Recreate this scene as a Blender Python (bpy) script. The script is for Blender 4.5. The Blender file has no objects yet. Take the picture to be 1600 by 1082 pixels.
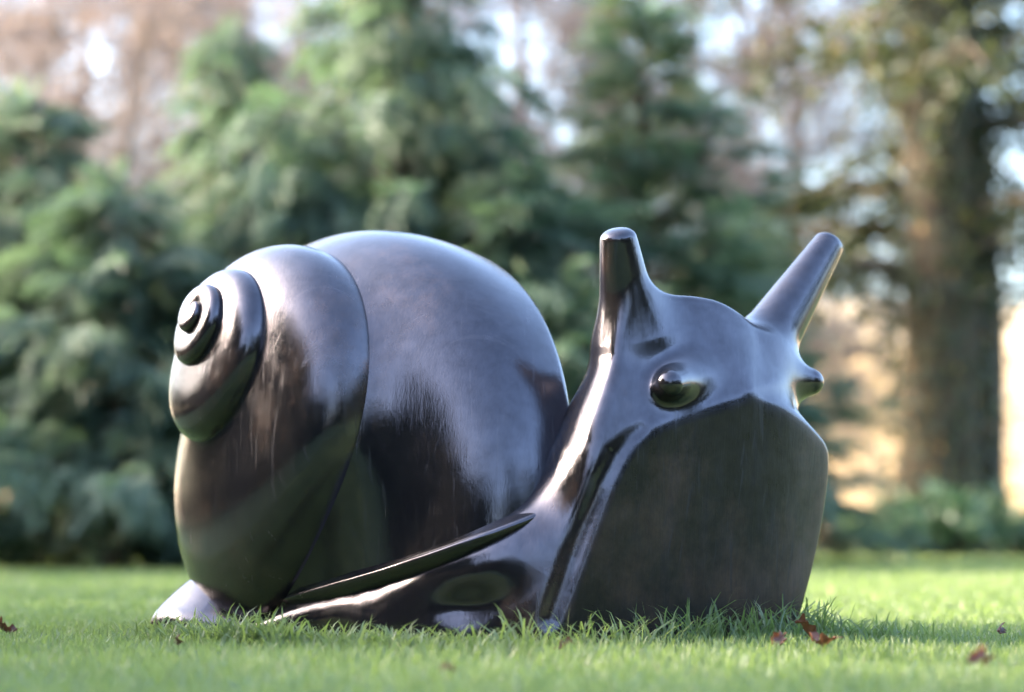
import bpy, math, random
import numpy as np
from mathutils import Vector
from mathutils.bvhtree import BVHTree

# ------------------------------------------------------------------ camera, sky, sun, exposure
scene = bpy.context.scene
FPX, CAM_D, CAM_H = 3778.0, 4.44, 0.194            # focal length in photo pixels, distance, eye height
PITCH = math.atan(289.0 / FPX)
cam_data = bpy.data.cameras.new('camera')
cam_data.sensor_width = 36.0
cam_data.lens = FPX / 1600.0 * 36.0
cam_data.clip_start, cam_data.clip_end = 0.05, 3000.0
cam_data.dof.use_dof = True
cam_data.dof.focus_distance = 4.20
cam_data.dof.aperture_fstop = 1.9
cam_data.dof.aperture_blades = 9
cam = bpy.data.objects.new('camera', cam_data)
scene.collection.objects.link(cam)
cam.location = (0.0, -CAM_D, CAM_H)
cam.rotation_euler = (math.radians(90) + PITCH, 0, 0)
scene.camera = cam

SUN_AZ, SUN_EL = math.radians(-77.0), math.radians(24.0)     # azimuth from +Y towards +X
sun_dir = Vector((math.sin(SUN_AZ) * math.cos(SUN_EL), math.cos(SUN_AZ) * math.cos(SUN_EL), math.sin(SUN_EL)))
world = bpy.data.worlds.new('World')
scene.world = world
world.use_nodes = True
wn = world.node_tree.nodes
sky = wn.new('ShaderNodeTexSky')
sky.sky_type = 'NISHITA'
sky.sun_disc = False
sky.sun_elevation = SUN_EL
sky.sun_rotation = SUN_AZ
sky.air_density, sky.dust_density, sky.ozone_density = 1.0, 4.6, 2.8
world.node_tree.links.new(sky.outputs[0], wn['Background'].inputs[0])
wn['Background'].inputs[1].default_value = 0.15
sun_data = bpy.data.lights.new('sun', 'SUN')
sun_data.energy, sun_data.angle, sun_data.color = 2.0, math.radians(1.5), (1.0, 0.86, 0.68)
sun = bpy.data.objects.new('sun', sun_data)
scene.collection.objects.link(sun)
sun.rotation_euler = sun_dir.to_track_quat('Z', 'Y').to_euler()
sun.location = (-8, 0, 6)

scene.view_settings.view_transform = 'Standard'
scene.view_settings.look = 'None'
scene.view_settings.gamma = 1.0
scene.view_settings.exposure = 3.4
scene.cycles.use_denoising = True
scene.cycles.max_bounces = 8

rng = np.random.default_rng(7)
random.seed(7)
COL = scene.collection


# ------------------------------------------------------------------ helpers
def at(u, v, Y):
    """World point seen at photo pixel (u, v) at world depth Y."""
    dx, dz = (u - 800.0) / FPX, (541.0 - v) / FPX
    c, s = math.cos(PITCH), math.sin(PITCH)
    d = np.array([dx, c - dz * s, s + dz * c])
    t = (Y + CAM_D) / d[1]
    return np.array([0.0, -CAM_D, CAM_H]) + d * t


def ray(u, v):
    dx, dz = (u - 800.0) / FPX, (541.0 - v) / FPX
    c, s = math.cos(PITCH), math.sin(PITCH)
    d = np.array([dx, c - dz * s, s + dz * c])
    return np.array([0.0, -CAM_D, CAM_H]), d / np.linalg.norm(d)


def empty(name, loc, label=None, cat=None, group=None, rz=0.0):
    o = bpy.data.objects.new(name, None)
    o.empty_display_size = 0.1
    COL.objects.link(o)
    o.location = loc
    o.rotation_euler = (0, 0, rz)
    return tag(o, label, cat, group)


def tag(o, label=None, cat=None, group=None, kind=None):
    if label: o['label'] = label
    if cat: o['category'] = cat
    if group: o['group'] = group
    if kind: o['kind'] = kind
    return o


def mesh_obj(name, verts, faces, mat=None, parent=None, smooth=True, tint=None, normals=None):
    """verts (N,3); faces: (M,k) array or list of arrays of mixed k."""
    verts = np.asarray(verts, np.float32)
    blocks = faces if isinstance(faces, list) else [faces]
    blocks = [np.asarray(b, np.int32) for b in blocks if len(b)]
    loops = np.concatenate([b.ravel() for b in blocks])
    sizes = np.concatenate([np.full(len(b), b.shape[1], np.int32) for b in blocks])
    me = bpy.data.meshes.new(name)
    me.vertices.add(len(verts)); me.vertices.foreach_set('co', verts.ravel())
    me.loops.add(len(loops)); me.loops.foreach_set('vertex_index', loops)
    me.polygons.add(len(sizes))
    starts = np.concatenate([[0], np.cumsum(sizes)[:-1]]).astype(np.int32)
    me.polygons.foreach_set('loop_start', starts)
    me.polygons.foreach_set('use_smooth', np.full(len(sizes), smooth))
    me.update(calc_edges=True)
    if tint is not None:
        a = me.attributes.new('tint', 'FLOAT', 'POINT')
        a.data.foreach_set('value', np.asarray(tint, np.float32))
    if normals is not None:
        me.normals_split_custom_set_from_vertices(np.asarray(normals, np.float32))
    if mat: me.materials.append(mat)
    o = bpy.data.objects.new(name, me)
    COL.objects.link(o)
    if parent: o.parent = parent
    return o


class NT:
    """tiny node-tree builder"""
    def __init__(self, name):
        self.m = bpy.data.materials.new(name)
        self.m.use_nodes = True
        self.t = self.m.node_tree
        self.bsdf = self.t.nodes['Principled BSDF']
        self.out = self.t.nodes['Material Output']

    def n(self, kind, **kw):
        nd = self.t.nodes.new('ShaderNode' + kind)
        for k, v in kw.items():
            if k in nd.inputs: nd.inputs[k].default_value = v
            else: setattr(nd, k, v)
        return nd

    def l(self, a, b): self.t.links.new(a, b)

    def noise(self, vec, scale, detail=4.0, rough=0.55, mapping=None):
        if mapping is not None:
            mp = self.n('Mapping'); mp.inputs['Scale'].default_value = mapping
            self.l(vec, mp.inputs['Vector']); vec = mp.outputs[0]
        nz = self.n('TexNoise', Scale=scale, Detail=detail, Roughness=rough)
        self.l(vec, nz.inputs['Vector'])
        return nz.outputs['Fac']

    def ramp(self, fac, stops):
        r = self.n('ValToRGB')
        e = r.color_ramp.elements
        while len(e) < len(stops): e.new(0.5)
        for el, (p, c) in zip(e, stops):
            el.position = p
            el.color = (*c, 1) if isinstance(c, tuple) else (c, c, c, 1)
        self.l(fac, r.inputs[0])
        return r.outputs[0]

    def mix(self, fac, a, b, blend='MIX'):
        m = self.n('Mix', data_type='RGBA', blend_type=blend)
        for s, v in ((m.inputs[0], fac), (m.inputs[6], a), (m.inputs[7], b)):
            if isinstance(v, (int, float)): s.default_value = v
            elif isinstance(v, tuple): s.default_value = (*v, 1)
            else: self.l(v, s)
        return m.outputs[2]

    def math(self, op, a, b=0.0):
        m = self.n('Math', operation=op)
        for s, v in zip(m.inputs, (a, b)):
            if isinstance(v, (int, float)): s.default_value = v
            else: self.l(v, s)
        return m.outputs[0]


# ------------------------------------------------------------------ materials
def mat_bronze():
    t = NT('dark_bronze')
    ma = t.n('Attribute'); ma.attribute_name = 'matt'; matt = ma.outputs['Fac']     # 1 on the dull sole
    co = t.n('TexCoord').outputs['Object']
    streak = t.noise(co, 9, 6, .62, (9, 9, .55))          # runs of rain down the metal
    brush = t.noise(co, 20, 4, .7, (14, 14, .8))          # fine brushed grain
    blot = t.noise(co, 5.5, 8, .66)
    mott = t.noise(co, 26, 6, .7)
    fine = t.noise(co, 150, 3, .6)
    patina = t.noise(co, 3.1, 9, .72, (1, 1, .8))
    def scratch(rot, sc):
        mp = t.n('Mapping'); mp.inputs['Rotation'].default_value = rot; mp.inputs['Scale'].default_value = sc
        t.l(co, mp.inputs['Vector'])
        nz = t.n('TexNoise', Scale=9.0, Detail=2.0, Roughness=.5); t.l(mp.outputs[0], nz.inputs['Vector'])
        return t.ramp(nz.outputs['Fac'], [(.66, 0.0), (.70, 1.0)])
    scr = t.math('MAXIMUM', scratch((.4, .9, .2), (16, .9, .9)), scratch((1.1, -.5, .7), (.8, 18, .8)))
    drip = t.ramp(t.noise(co, 8, 5, .6, (7, 7, .45)), [(.54, 0.0), (.60, 1.0)])
    base = t.ramp(blot, [(.30, (.0070, .0068, .0080)), (.55, (.0125, .0110, .0108)), (.72, (.026, .0185, .0145))])
    base = t.mix(t.ramp(streak, [(.46, 0.0), (.70, .8)]), base, (.0065, .006, .007))
    base = t.mix(t.ramp(patina, [(.52, 0.0), (.72, .8)]), base, (.085, .048, .030))
    base = t.mix(t.math('MULTIPLY', scr, .5), base, (.030, .027, .028))
    base = t.mix(t.ramp(brush, [(.54, 0.0), (.70, .7)]), base, (.020, .017, .015))
    t.l(base, t.bsdf.inputs['Base Color'])
    t.bsdf.inputs['Metallic'].default_value = 0.0
    t.l(t.math('ADD', t.math('MULTIPLY', matt, -.26), 1.74), t.bsdf.inputs['IOR'])
    t.bsdf.inputs['Specular Tint'].default_value = (1.0, .90, 1.0, 1)
    t.l(t.ramp(mott, [(.32, .38), (.55, .5), (.72, .58)]), t.bsdf.inputs['Specular IOR Level'])
    r1 = t.math('MULTIPLY', t.ramp(streak, [(.46, 0.0), (.68, 1.0)]), .06)
    r2 = t.math('MULTIPLY', t.ramp(mott, [(.46, 0.0), (.66, 1.0)]), .05)
    r3 = t.math('MULTIPLY', t.ramp(patina, [(.52, 0.0), (.70, 1.0)]), .11)
    r4 = t.math('ADD', t.math('MULTIPLY', t.ramp(blot, [(.42, 0.0), (.66, 1.0)]), .05), t.math('MULTIPLY', t.ramp(brush, [(.48, 0.0), (.66, 1.0)]), .05))
    rr = t.math('ADD', t.math('ADD', r1, r2), t.math('ADD', r3, t.math('ADD', t.math('ADD', r4, t.math('MULTIPLY', scr, .10)), t.math('ADD', t.math('MULTIPLY', drip, .05), t.math('ADD', t.math('MULTIPLY', matt, .22), .05)))))
    t.l(rr, t.bsdf.inputs['Roughness'])
    bp = t.n('Bump', Strength=.19, Distance=.003)
    hh = t.math('ADD', t.math('MULTIPLY', streak, .42), t.math('MULTIPLY', fine, .10))
    hh = t.math('ADD', hh, t.math('ADD', t.math('MULTIPLY', brush, .55), t.math('MULTIPLY', scr, -.10)))
    t.l(t.math('ADD', hh, t.math('MULTIPLY', blot, .6)), bp.inputs['Height'])
    t.l(bp.outputs[0], t.bsdf.inputs['Normal'])
    return t.m


def mat_leaf(name, stops, rough=.55, trans=.35, tcol=(.25, .4, .06), scale=1.2):
    """foliage: colour from a per-leaf random tint, partly translucent"""
    t = NT(name)
    at_ = t.n('Attribute'); at_.attribute_name = 'tint'
    c = t.ramp(at_.outputs['Fac'], stops)
    oi = t.n('ObjectInfo')
    c = t.mix(.18, c, t.ramp(oi.outputs['Random'], [(0, (.55, .6, .5)), (1, (1, 1, 1))]), 'MULTIPLY')
    t.l(c, t.bsdf.inputs['Base Color'])
    t.bsdf.inputs['Roughness'].default_value = rough
    tr = t.n('BsdfTranslucent')
    t.l(t.mix(.5, c, tcol), tr.inputs['Color'])
    ms = t.n('MixShader'); ms.inputs[0].default_value = trans
    t.l(t.bsdf.outputs[0], ms.inputs[1]); t.l(tr.outputs[0], ms.inputs[2])
    t.l(ms.outputs[0], t.out.inputs['Surface'])
    return t.m


def mat_bark(name, a, b):
    t = NT(name)
    co = t.n('TexCoord').outputs['Object']
    f = t.noise(co, 5, 6, .65, (3, 3, .6))
    t.l(t.ramp(f, [(.3, a), (.7, b)]), t.bsdf.inputs['Base Color'])
    t.bsdf.inputs['Roughness'].default_value = .9
    bp = t.n('Bump', Strength=.6, Distance=.03)
    t.l(f, bp.inputs['Height']); t.l(bp.outputs[0], t.bsdf.inputs['Normal'])
    return t.m


def mat_ground():
    t = NT('lawn_soil')
    co = t.n('TexCoord').outputs['Object']
    f = t.noise(co, 3, 6, .6)
    g = t.noise(co, 90, 3, .6)
    c = t.ramp(f, [(.3, (.045, .085, .018)), (.6, (.075, .13, .03)), (.8, (.11, .15, .045))])
    t.l(t.mix(t.ramp(g, [(.4, 0.0), (.7, .6)]), c, (.03, .04, .012)), t.bsdf.inputs['Base Color'])
    t.bsdf.inputs['Roughness'].default_value = .95
    return t.m


BRONZE = mat_bronze()
GRASS = mat_leaf('grass_blade', [(0, (.082, .112, .042)), (.45, (.155, .200, .080)), (.8, (.225, .26, .115)), (1, (.36, .32, .18))], .5, .42, (.35, .5, .08))
CYPRESS = mat_leaf('cypress_spray', [(0, (.055, .086, .062)), (.5, (.118, .162, .112)), (.85, (.19, .225, .13)), (1, (.30, .28, .12))], .6, .40, (.14, .26, .08))
DARKGREEN = mat_leaf('evergreen_leaf', [(0, (.014, .024, .011)), (.6, (.034, .046, .017)), (.90, (.09, .085, .025)), (1, (.30, .17, .05))], .55, .25, (.2, .22, .04))
SHRUB = mat_leaf('shrub_leaf', [(0, (.030, .070, .032)), (.6, (.070, .125, .060)), (1, (.17, .22, .12))], .4, .25, (.15, .3, .08))
BROWNLEAF = mat_leaf('dry_leaf', [(0, (.20, .150, .130)), (.5, (.33, .250, .215)), (.85, (.42, .31, .245)), (1, (.50, .33, .18))], .7, .4, (.45, .32, .24))
STRAW = mat_leaf('straw', [(0, (.42, .31, .17)), (.6, (.62, .48, .29)), (1, (.74, .60, .40))], .8, .45, (.7, .52, .28))
FALLEN = mat_leaf('fallen_leaf', [(0, (.065, .022, .012)), (.6, (.16, .055, .025)), (1, (.27, .12, .06))], .5, .15, (.3, .1, .03))
BARK = mat_bark('bark', (.036, .025, .015), (.125, .083, .046))
BARKPALE = mat_bark('bark_pale', (.15, .115, .10), (.34, .26, .22))
GROUND = mat_ground()

# ------------------------------------------------------------------ ground
def ground_sheet():
    n = 60
    xs = np.linspace(-1, 1, n)
    xs = np.sign(xs) * np.abs(xs) ** 3 * 900
    X, Y = np.meshgrid(xs, xs, indexing='ij')
    Z = np.zeros_like(X)
    V = np.stack([X, Y + 5, Z], -1).reshape(-1, 3)
    i, j = np.meshgrid(np.arange(n - 1), np.arange(n - 1), indexing='ij')
    a = (i * n + j).ravel()
    F = np.stack([a, a + n, a + n + 1, a + 1], 1)
    o = mesh_obj('ground', V, F, GROUND)
    tag(o, kind='structure')
ground_sheet()

# ------------------------------------------------------------------ the snail sculpture
snail = empty('snail_sculpture', (0, 0, 0), 'large polished dark bronze snail sculpture with spiral shell resting on the lawn', 'sculpture')

# --- shell: a tube swept along a widening helical spiral
SHELL_P = [-0.5644, -0.2512, 0.5864, -2.5371, 0.3065, -0.4968, -0.8797, 0.5298, -0.1287, -0.0248,
           -0.8942, 0.8293, -0.0981, -0.019, 0.5338, 0.2816, -0.5224]


def shell_edge(T):
    """outer edge of the whorl at turn T, with its outward and its down-the-axis direction"""
    P = np.array(SHELL_P)
    A = P[:3]; azm, el, ph0 = P[3:6]; q = P[6:14]; d = P[14:17] / np.linalg.norm(P[14:17])
    a = np.array([math.cos(el) * math.cos(azm), math.cos(el) * math.sin(azm), math.sin(el)])
    e1 = np.cross(a, [0, 0, 1.0]); e1 /= np.linalg.norm(e1); e2 = np.cross(e1, a)
    t = T - 4.2
    R = np.exp(q[0] + q[1] * t + q[2] * t ** 2 + q[3] * t ** 3)
    h = np.exp(q[4] + q[5] * t + q[6] * t ** 2 + q[7] * t ** 3)
    g = np.clip((T - .15) / 1.0, 0, 1); R = R * g * (2 - g)
    th = ph0 + 2 * np.pi * T
    rad = np.cos(th)[:, None] * e1 + np.sin(th)[:, None] * e2
    C = A + h[:, None] * d
    E = C + R[:, None] * rad
    tn = d[None] - (rad @ d)[:, None] * rad
    tn = tn / np.linalg.norm(tn, axis=1)[:, None]
    return E, rad, tn, R, C


def bezier(p, s):
    s = s[None, :, None]
    p = [k[:, None] for k in p]
    return p[0] * (1 - s) ** 3 + 3 * p[1] * s * (1 - s) ** 2 + 3 * p[2] * s * s * (1 - s) + p[3] * s ** 3


def build_shell():
    T = np.linspace(.15, SHELL_END, 900)
    E1, rad, tn, r1, C1 = shell_edge(T)
    E0, rad0, tn0, r0, C0 = shell_edge(T - 1)
    fd = np.clip((T - 4.42) / .30, 0, 1); fd = (fd * fd * (3 - 2 * fd))[:, None]      # the seam dies out low on the last turn
    e0 = np.clip((3.4 - T) / 1.6, 0, 1)[:, None]
    P0 = E0 - (rad * (.025 * r0)[:, None] + tn * (.01 * r0)[:, None]) * (1 - fd) - e0 * r0[:, None] * (rad * .06 - tn * .09)
    c = np.linalg.norm(E1 - P0, axis=1)[:, None]
    rp = np.clip((T - 3.6) / .6, 0, 1); rp = (rp * rp * (3 - 2 * rp))[:, None]          # the last turn is rounder
    ew = np.clip((3.3 - T) / 1.6, 0, 1)[:, None]
    S = bezier([P0, P0 + rad * c * (.40 - .14 * rp - .10 * fd - .08 * ew) + tn * c * (.12 + .10 * rp + .10 * fd - .22 * ew), E1 - tn * c * (.38 + .14 * rp + .10 * ew), E1], np.linspace(0, 1, 44))
    ec = np.clip((2.4 - T) / 1.6, 0, 1)[:, None]
    curl = bezier([E1, E1 + tn * c * (.03 + .12 * ec), E1 + tn * c * (.06 + .18 * ec) - rad * c * (.03 + .03 * ec), E1 + tn * c * (.05 + .20 * ec) - rad * c * (.12 + .10 * ec)], np.linspace(0, 1, 9)[1:])
    S = np.concatenate([S, curl], 1)
    # underside of the last turn, closing towards the axis
    m, n = S.shape[:2]
    i, j = np.meshgrid(np.arange(m - 1), np.arange(n - 1), indexing='ij')
    a = (i * n + j).ravel()
    F = [np.stack([a, a + 1, a + n + 1, a + n], 1)]
    V = [S.reshape(-1, 3)]
    T2 = np.linspace(SHELL_END - 1.02, SHELL_END, 220)
    E, rad, tn, r, C = shell_edge(T2)
    AX = shell_edge(np.array([SHELL_END]))[4][0] + np.array([.0, .10, .10])
    w = np.clip((T2 - T2[0]), 0, 1)[:, None]
    L = np.linalg.norm(AX - E, axis=1)[:, None]
    kk = .10 + .28 * np.clip((4.30 - T2) / .25, 0, 1)[:, None]
    U = bezier([E, E + tn * L * kk, AX + rad * L * .50, np.repeat(AX[None], len(T2), 0)], np.linspace(0, 1, 30))
    m2, n2 = U.shape[:2]
    i, j = np.meshgrid(np.arange(m2 - 1), np.arange(n2 - 1), indexing='ij')
    a = (i * n2 + j).ravel() + m * n
    F.append(np.stack([a, a + 1, a + n2 + 1, a + n2], 1)); V.append(U.reshape(-1, 3))
    # wall across the mouth of the shell
    first = U[0]; last = np.concatenate([S[-1][:44], U[-1]])
    k = len(last); tip = np.repeat(U[0][:1], k, 0)
    base = m * n + m2 * n2
    V.append(last); V.append(np.concatenate([tip[:44], first]))
    a = base + np.arange(k - 1)
    F.append(np.stack([a, a + 1, a + k + 1, a + k], 1))
    V = np.concatenate(V); F = np.concatenate(F)
    cp = np.array([0, -CAM_D, CAM_H])
    V = cp + (V - cp) * SHELL_FAR
    V[:, 2] -= 1.5 * np.clip(.26 - V[:, 2], 0, .3) ** 2         # the belly sinks into the foot
    F = F[V[F][:, :, 2].max(1) > -.06]
    F = F[:, ::-1]
    o = mesh_obj('shell', V, F, BRONZE, snail)
    return o, BVHTree.FromPolygons([Vector(v) for v in V.tolist()], F.tolist())
SHELL_END = 4.80
SHELL_FAR = 1.075          # moves the fitted shell back behind the neck, keeping its outline
shell, shell_bvh = build_shell()

# --- the lip of the shell, a ledge that runs along its lower edge
def lip_path():
    px = [(440, 938), (466, 931), (520, 917), (600, 897), (680, 871), (750, 842), (800, 819), (845, 796), (880, 775)]
    base, nor = [], []
    for u, v in px:
        o, d = ray(u, v)
        loc, n, _, dist = shell_bvh.ray_cast(Vector(o), Vector(d))
        if loc is None:
            base.append(None); nor.append(None); continue
        n = n if n.dot(Vector(d)) < 0 else -n
        base.append(np.array(loc)); nor.append(np.array(n))
    good = [i for i in range(len(px)) if base[i] is not None]
    B = np.array([base[i] for i in good]); t = np.linspace(0, 1, len(good))
    tt = np.linspace(0, 1, 90)
    C = np.stack([np.interp(tt, t, B[:, k]) for k in range(3)], 1)
    for _ in range(30): C[1:-1] = .25 * C[:-2] + .5 * C[1:-1] + .25 * C[2:]
    tan = np.gradient(C, axis=0); tan /= np.linalg.norm(tan, axis=1)[:, None]
    out = np.stack([tan[:, 1], -tan[:, 0], 0 * tan[:, 0]], 1); out /= np.linalg.norm(out, axis=1)[:, None]
    return tt, C, out
LIP_T, LIP_C, LIP_OUT = lip_path()


def build_lip():
    tt, C, out = LIP_T, LIP_C, LIP_OUT
    grow = np.clip(tt / .45, 0, 1) ** .7 * (.8 + .2 * np.clip((1 - tt) / .35, 0, 1))
    prof = [(1.2 * a_, 1.2 * b_) for a_, b_ in [(-.08, .045), (-.02, .021), (.016, .011), (.033, .006), (.040, .001), (.039, -.006), (.030, -.016), (.010, -.034), (-.03, -.055), (-.09, -.07)]]
    n = len(prof)
    V = np.stack([C + out * (a * grow)[:, None] + np.array([0, 0, 1.0]) * (b * np.clip(tt / .3, 0, 1) ** .8 * (.8 + .2 * np.clip((1 - tt) / .3, 0, 1)))[:, None] for a, b in prof], 1)
    m = len(tt)
    i, j = np.meshgrid(np.arange(m - 1), np.arange(n - 1), indexing='ij')
    a = (i * n + j).ravel()
    o = mesh_obj('shell_lip', V.reshape(-1, 3), np.stack([a, a + 1, a + n + 1, a + n], 1), BRONZE, snail)
    ss = o.modifiers.new('smooth', 'SUBSURF'); ss.levels = ss.render_levels = 2
build_lip()


# --- body: signed distance field turned into one continuous skin, then split into its named parts
def smin(a, b, k):
    h = np.clip(.5 + .5 * (b - a) / k, 0, 1)
    return b + (a - b) * h - k * h * (1 - h)
def smax(a, b, k): return -smin(-a, -b, k)


def cone(p, a, b, ra, rb):
    """round cone between a and b"""
    a = np.asarray(a, np.float32); b = np.asarray(b, np.float32)
    ba = b - a; l2 = float(ba @ ba)
    h = np.clip(((p - a) @ ba) / l2, 0, 1)
    return np.linalg.norm(p - a - h[:, None] * ba, axis=1) - (ra + (rb - ra) * h)


def ellip(p, c, rx, ry, rz, ang=0.0):
    q = p - np.asarray(c, np.float32)
    ca, sa = math.cos(ang), math.sin(ang)
    x = q[:, 0] * ca + q[:, 1] * sa; y = -q[:, 0] * sa + q[:, 1] * ca
    k0 = np.sqrt((x / rx) ** 2 + (y / ry) ** 2 + (q[:, 2] / rz) ** 2)
    k1 = np.sqrt((x / rx ** 2) ** 2 + (y / ry ** 2) ** 2 + (q[:, 2] / rz ** 2) ** 2)
    return k0 * (k0 - 1) / np.maximum(k1, 1e-6)

PHI, LEAN = math.radians(31), math.radians(5)
P0 = at(870, 992, -.292)
NRM = np.array([math.sin(PHI) * math.cos(LEAN), -math.cos(PHI) * math.cos(LEAN), -math.sin(LEAN)])
LAT = np.array([math.cos(PHI), math.sin(PHI), 0.0])
UPV = np.cross(LAT, -NRM); UPV *= np.sign(UPV[2])
def front_w(p):
    q = p - P0.astype(np.float32)
    l = q @ LAT.astype(np.float32)
    return q @ NRM.astype(np.float32) + .20 * (l - .25) ** 2 + .45 * np.clip(l - .36, 0, None) ** 2 - .0125
SOLE_PX = [(852, 1045), (864, 1008), (875, 982), (893, 930), (911, 880), (928, 830), (945, 782), (963, 742), (985, 707), (1012, 680),
           (1046, 662), (1090, 646), (1130, 633), (1158, 625), (1168, 619), (1176, 617), (1184, 621), (1198, 627), (1218, 633), (1240, 645), (1262, 661), (1282, 679),
           (1293, 694), (1298, 714), (1296, 760), (1287, 820), (1273, 885), (1255, 945), (1236, 1005), (1222, 1045)]
def sole_outline():
    out = []
    for u, v in SOLE_PX:
        o, d = ray(u, v); t = 4.3
        for _ in range(30):
            w = front_w((o + d * t)[None].astype(np.float32))[0]
            t -= w / float(d @ NRM) * .8
        q = o + d * t - P0
        out.append((q @ LAT, q @ UPV))
    P = np.array(out)
    # densify with a Catmull-Rom curve so the rim runs smoothly
    Q = []
    for i in range(len(P)):
        p0, p1, p2, p3 = P[i - 1], P[i], P[(i + 1) % len(P)], P[(i + 2) % len(P)]
        if i == len(P) - 1: Q.append(p1); continue
        if i == 0: p0 = p1
        if i == len(P) - 2: p3 = p2
        for u in np.linspace(0, 1, 4, endpoint=False):
            Q.append(.5 * (2 * p1 + (p2 - p0) * u + (2 * p0 - 5 * p1 + 4 * p2 - p3) * u * u + (3 * p1 - p0 - 3 * p2 + p3) * u ** 3))
    return np.array(Q)
SOLE = sole_outline()
GLO = np.array([-.45, -.35]); GH = .004; GN = (360, 300)
def poly_grid():
    xs = GLO[0] + GH * np.arange(GN[0]); ys = GLO[1] + GH * np.arange(GN[1])
    X, Y = np.meshgrid(xs, ys, indexing='ij'); p = np.stack([X.ravel(), Y.ravel()], 1).astype(np.float32)
    d = np.full(len(p), 1e9, np.float32); s = np.ones(len(p), np.float32)
    for i in range(len(SOLE)):
        a = SOLE[i].astype(np.float32); b = SOLE[(i + 1) % len(SOLE)].astype(np.float32)
        e = b - a; w = p - a
        h = np.clip((w @ e) / (e @ e), 0, 1)
        d = np.minimum(d, ((w - h[:, None] * e) ** 2).sum(1))
        c1 = p[:, 1] >= a[1]; c2 = p[:, 1] < b[1]; c3 = e[0] * w[:, 1] > e[1] * w[:, 0]
        s = np.where((c1 & c2 & c3) | (~c1 & ~c2 & ~c3), -s, s)
    return (s * np.sqrt(d)).reshape(GN)
SOLE_D = poly_grid()
def sole_d2(p):
    q = p - P0.astype(np.float32)
    gx = (q @ LAT.astype(np.float32) - GLO[0]) / GH; gy = (q @ UPV.astype(np.float32) - GLO[1]) / GH
    gx = np.clip(gx, 0, GN[0] - 1.001); gy = np.clip(gy, 0, GN[1] - 1.001)
    i, j = gx.astype(int), gy.astype(int); u, v = gx - i, gy - j
    D = SOLE_D
    return (D[i, j] * (1 - u) * (1 - v) + D[i + 1, j] * u * (1 - v) + D[i, j + 1] * (1 - u) * v + D[i + 1, j + 1] * u * v).astype(np.float32)

MANTLE = [np.append(LIP_C[k] - LIP_OUT[k] * (.035 - .015 * k / 89) + np.array([0, 0, -.052 - .03 * min(1, max(0, (k - 50) / 30))]), .030 + .024 * min(1, k / 40)) for k in range(8, 90, 6)]
STALK_A = (np.array([.213, -.12, .545]), at(966, 373, -.17), .058, .0335)
STALK_B = (np.array([.468, .06, .535]), at(1294, 383, .16), .060, .0305)
FEEL_A = (np.array([.34, -.09, .475]), at(1047, 600, -.228), .034, .0250)
FEEL_B = (np.array([.445, .035, .47]), at(1267, 597, .06), .052, .0240)


def stalk(p, S):
    a, b, ra, rb = S
    d = cone(p, a, b, ra, rb)
    ax = (b - a) / np.linalg.norm(b - a)
    cut = (p - (b + ax * rb * .60).astype(np.float32)) @ ax.astype(np.float32)
    return smax(d, cut, .024)


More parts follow.
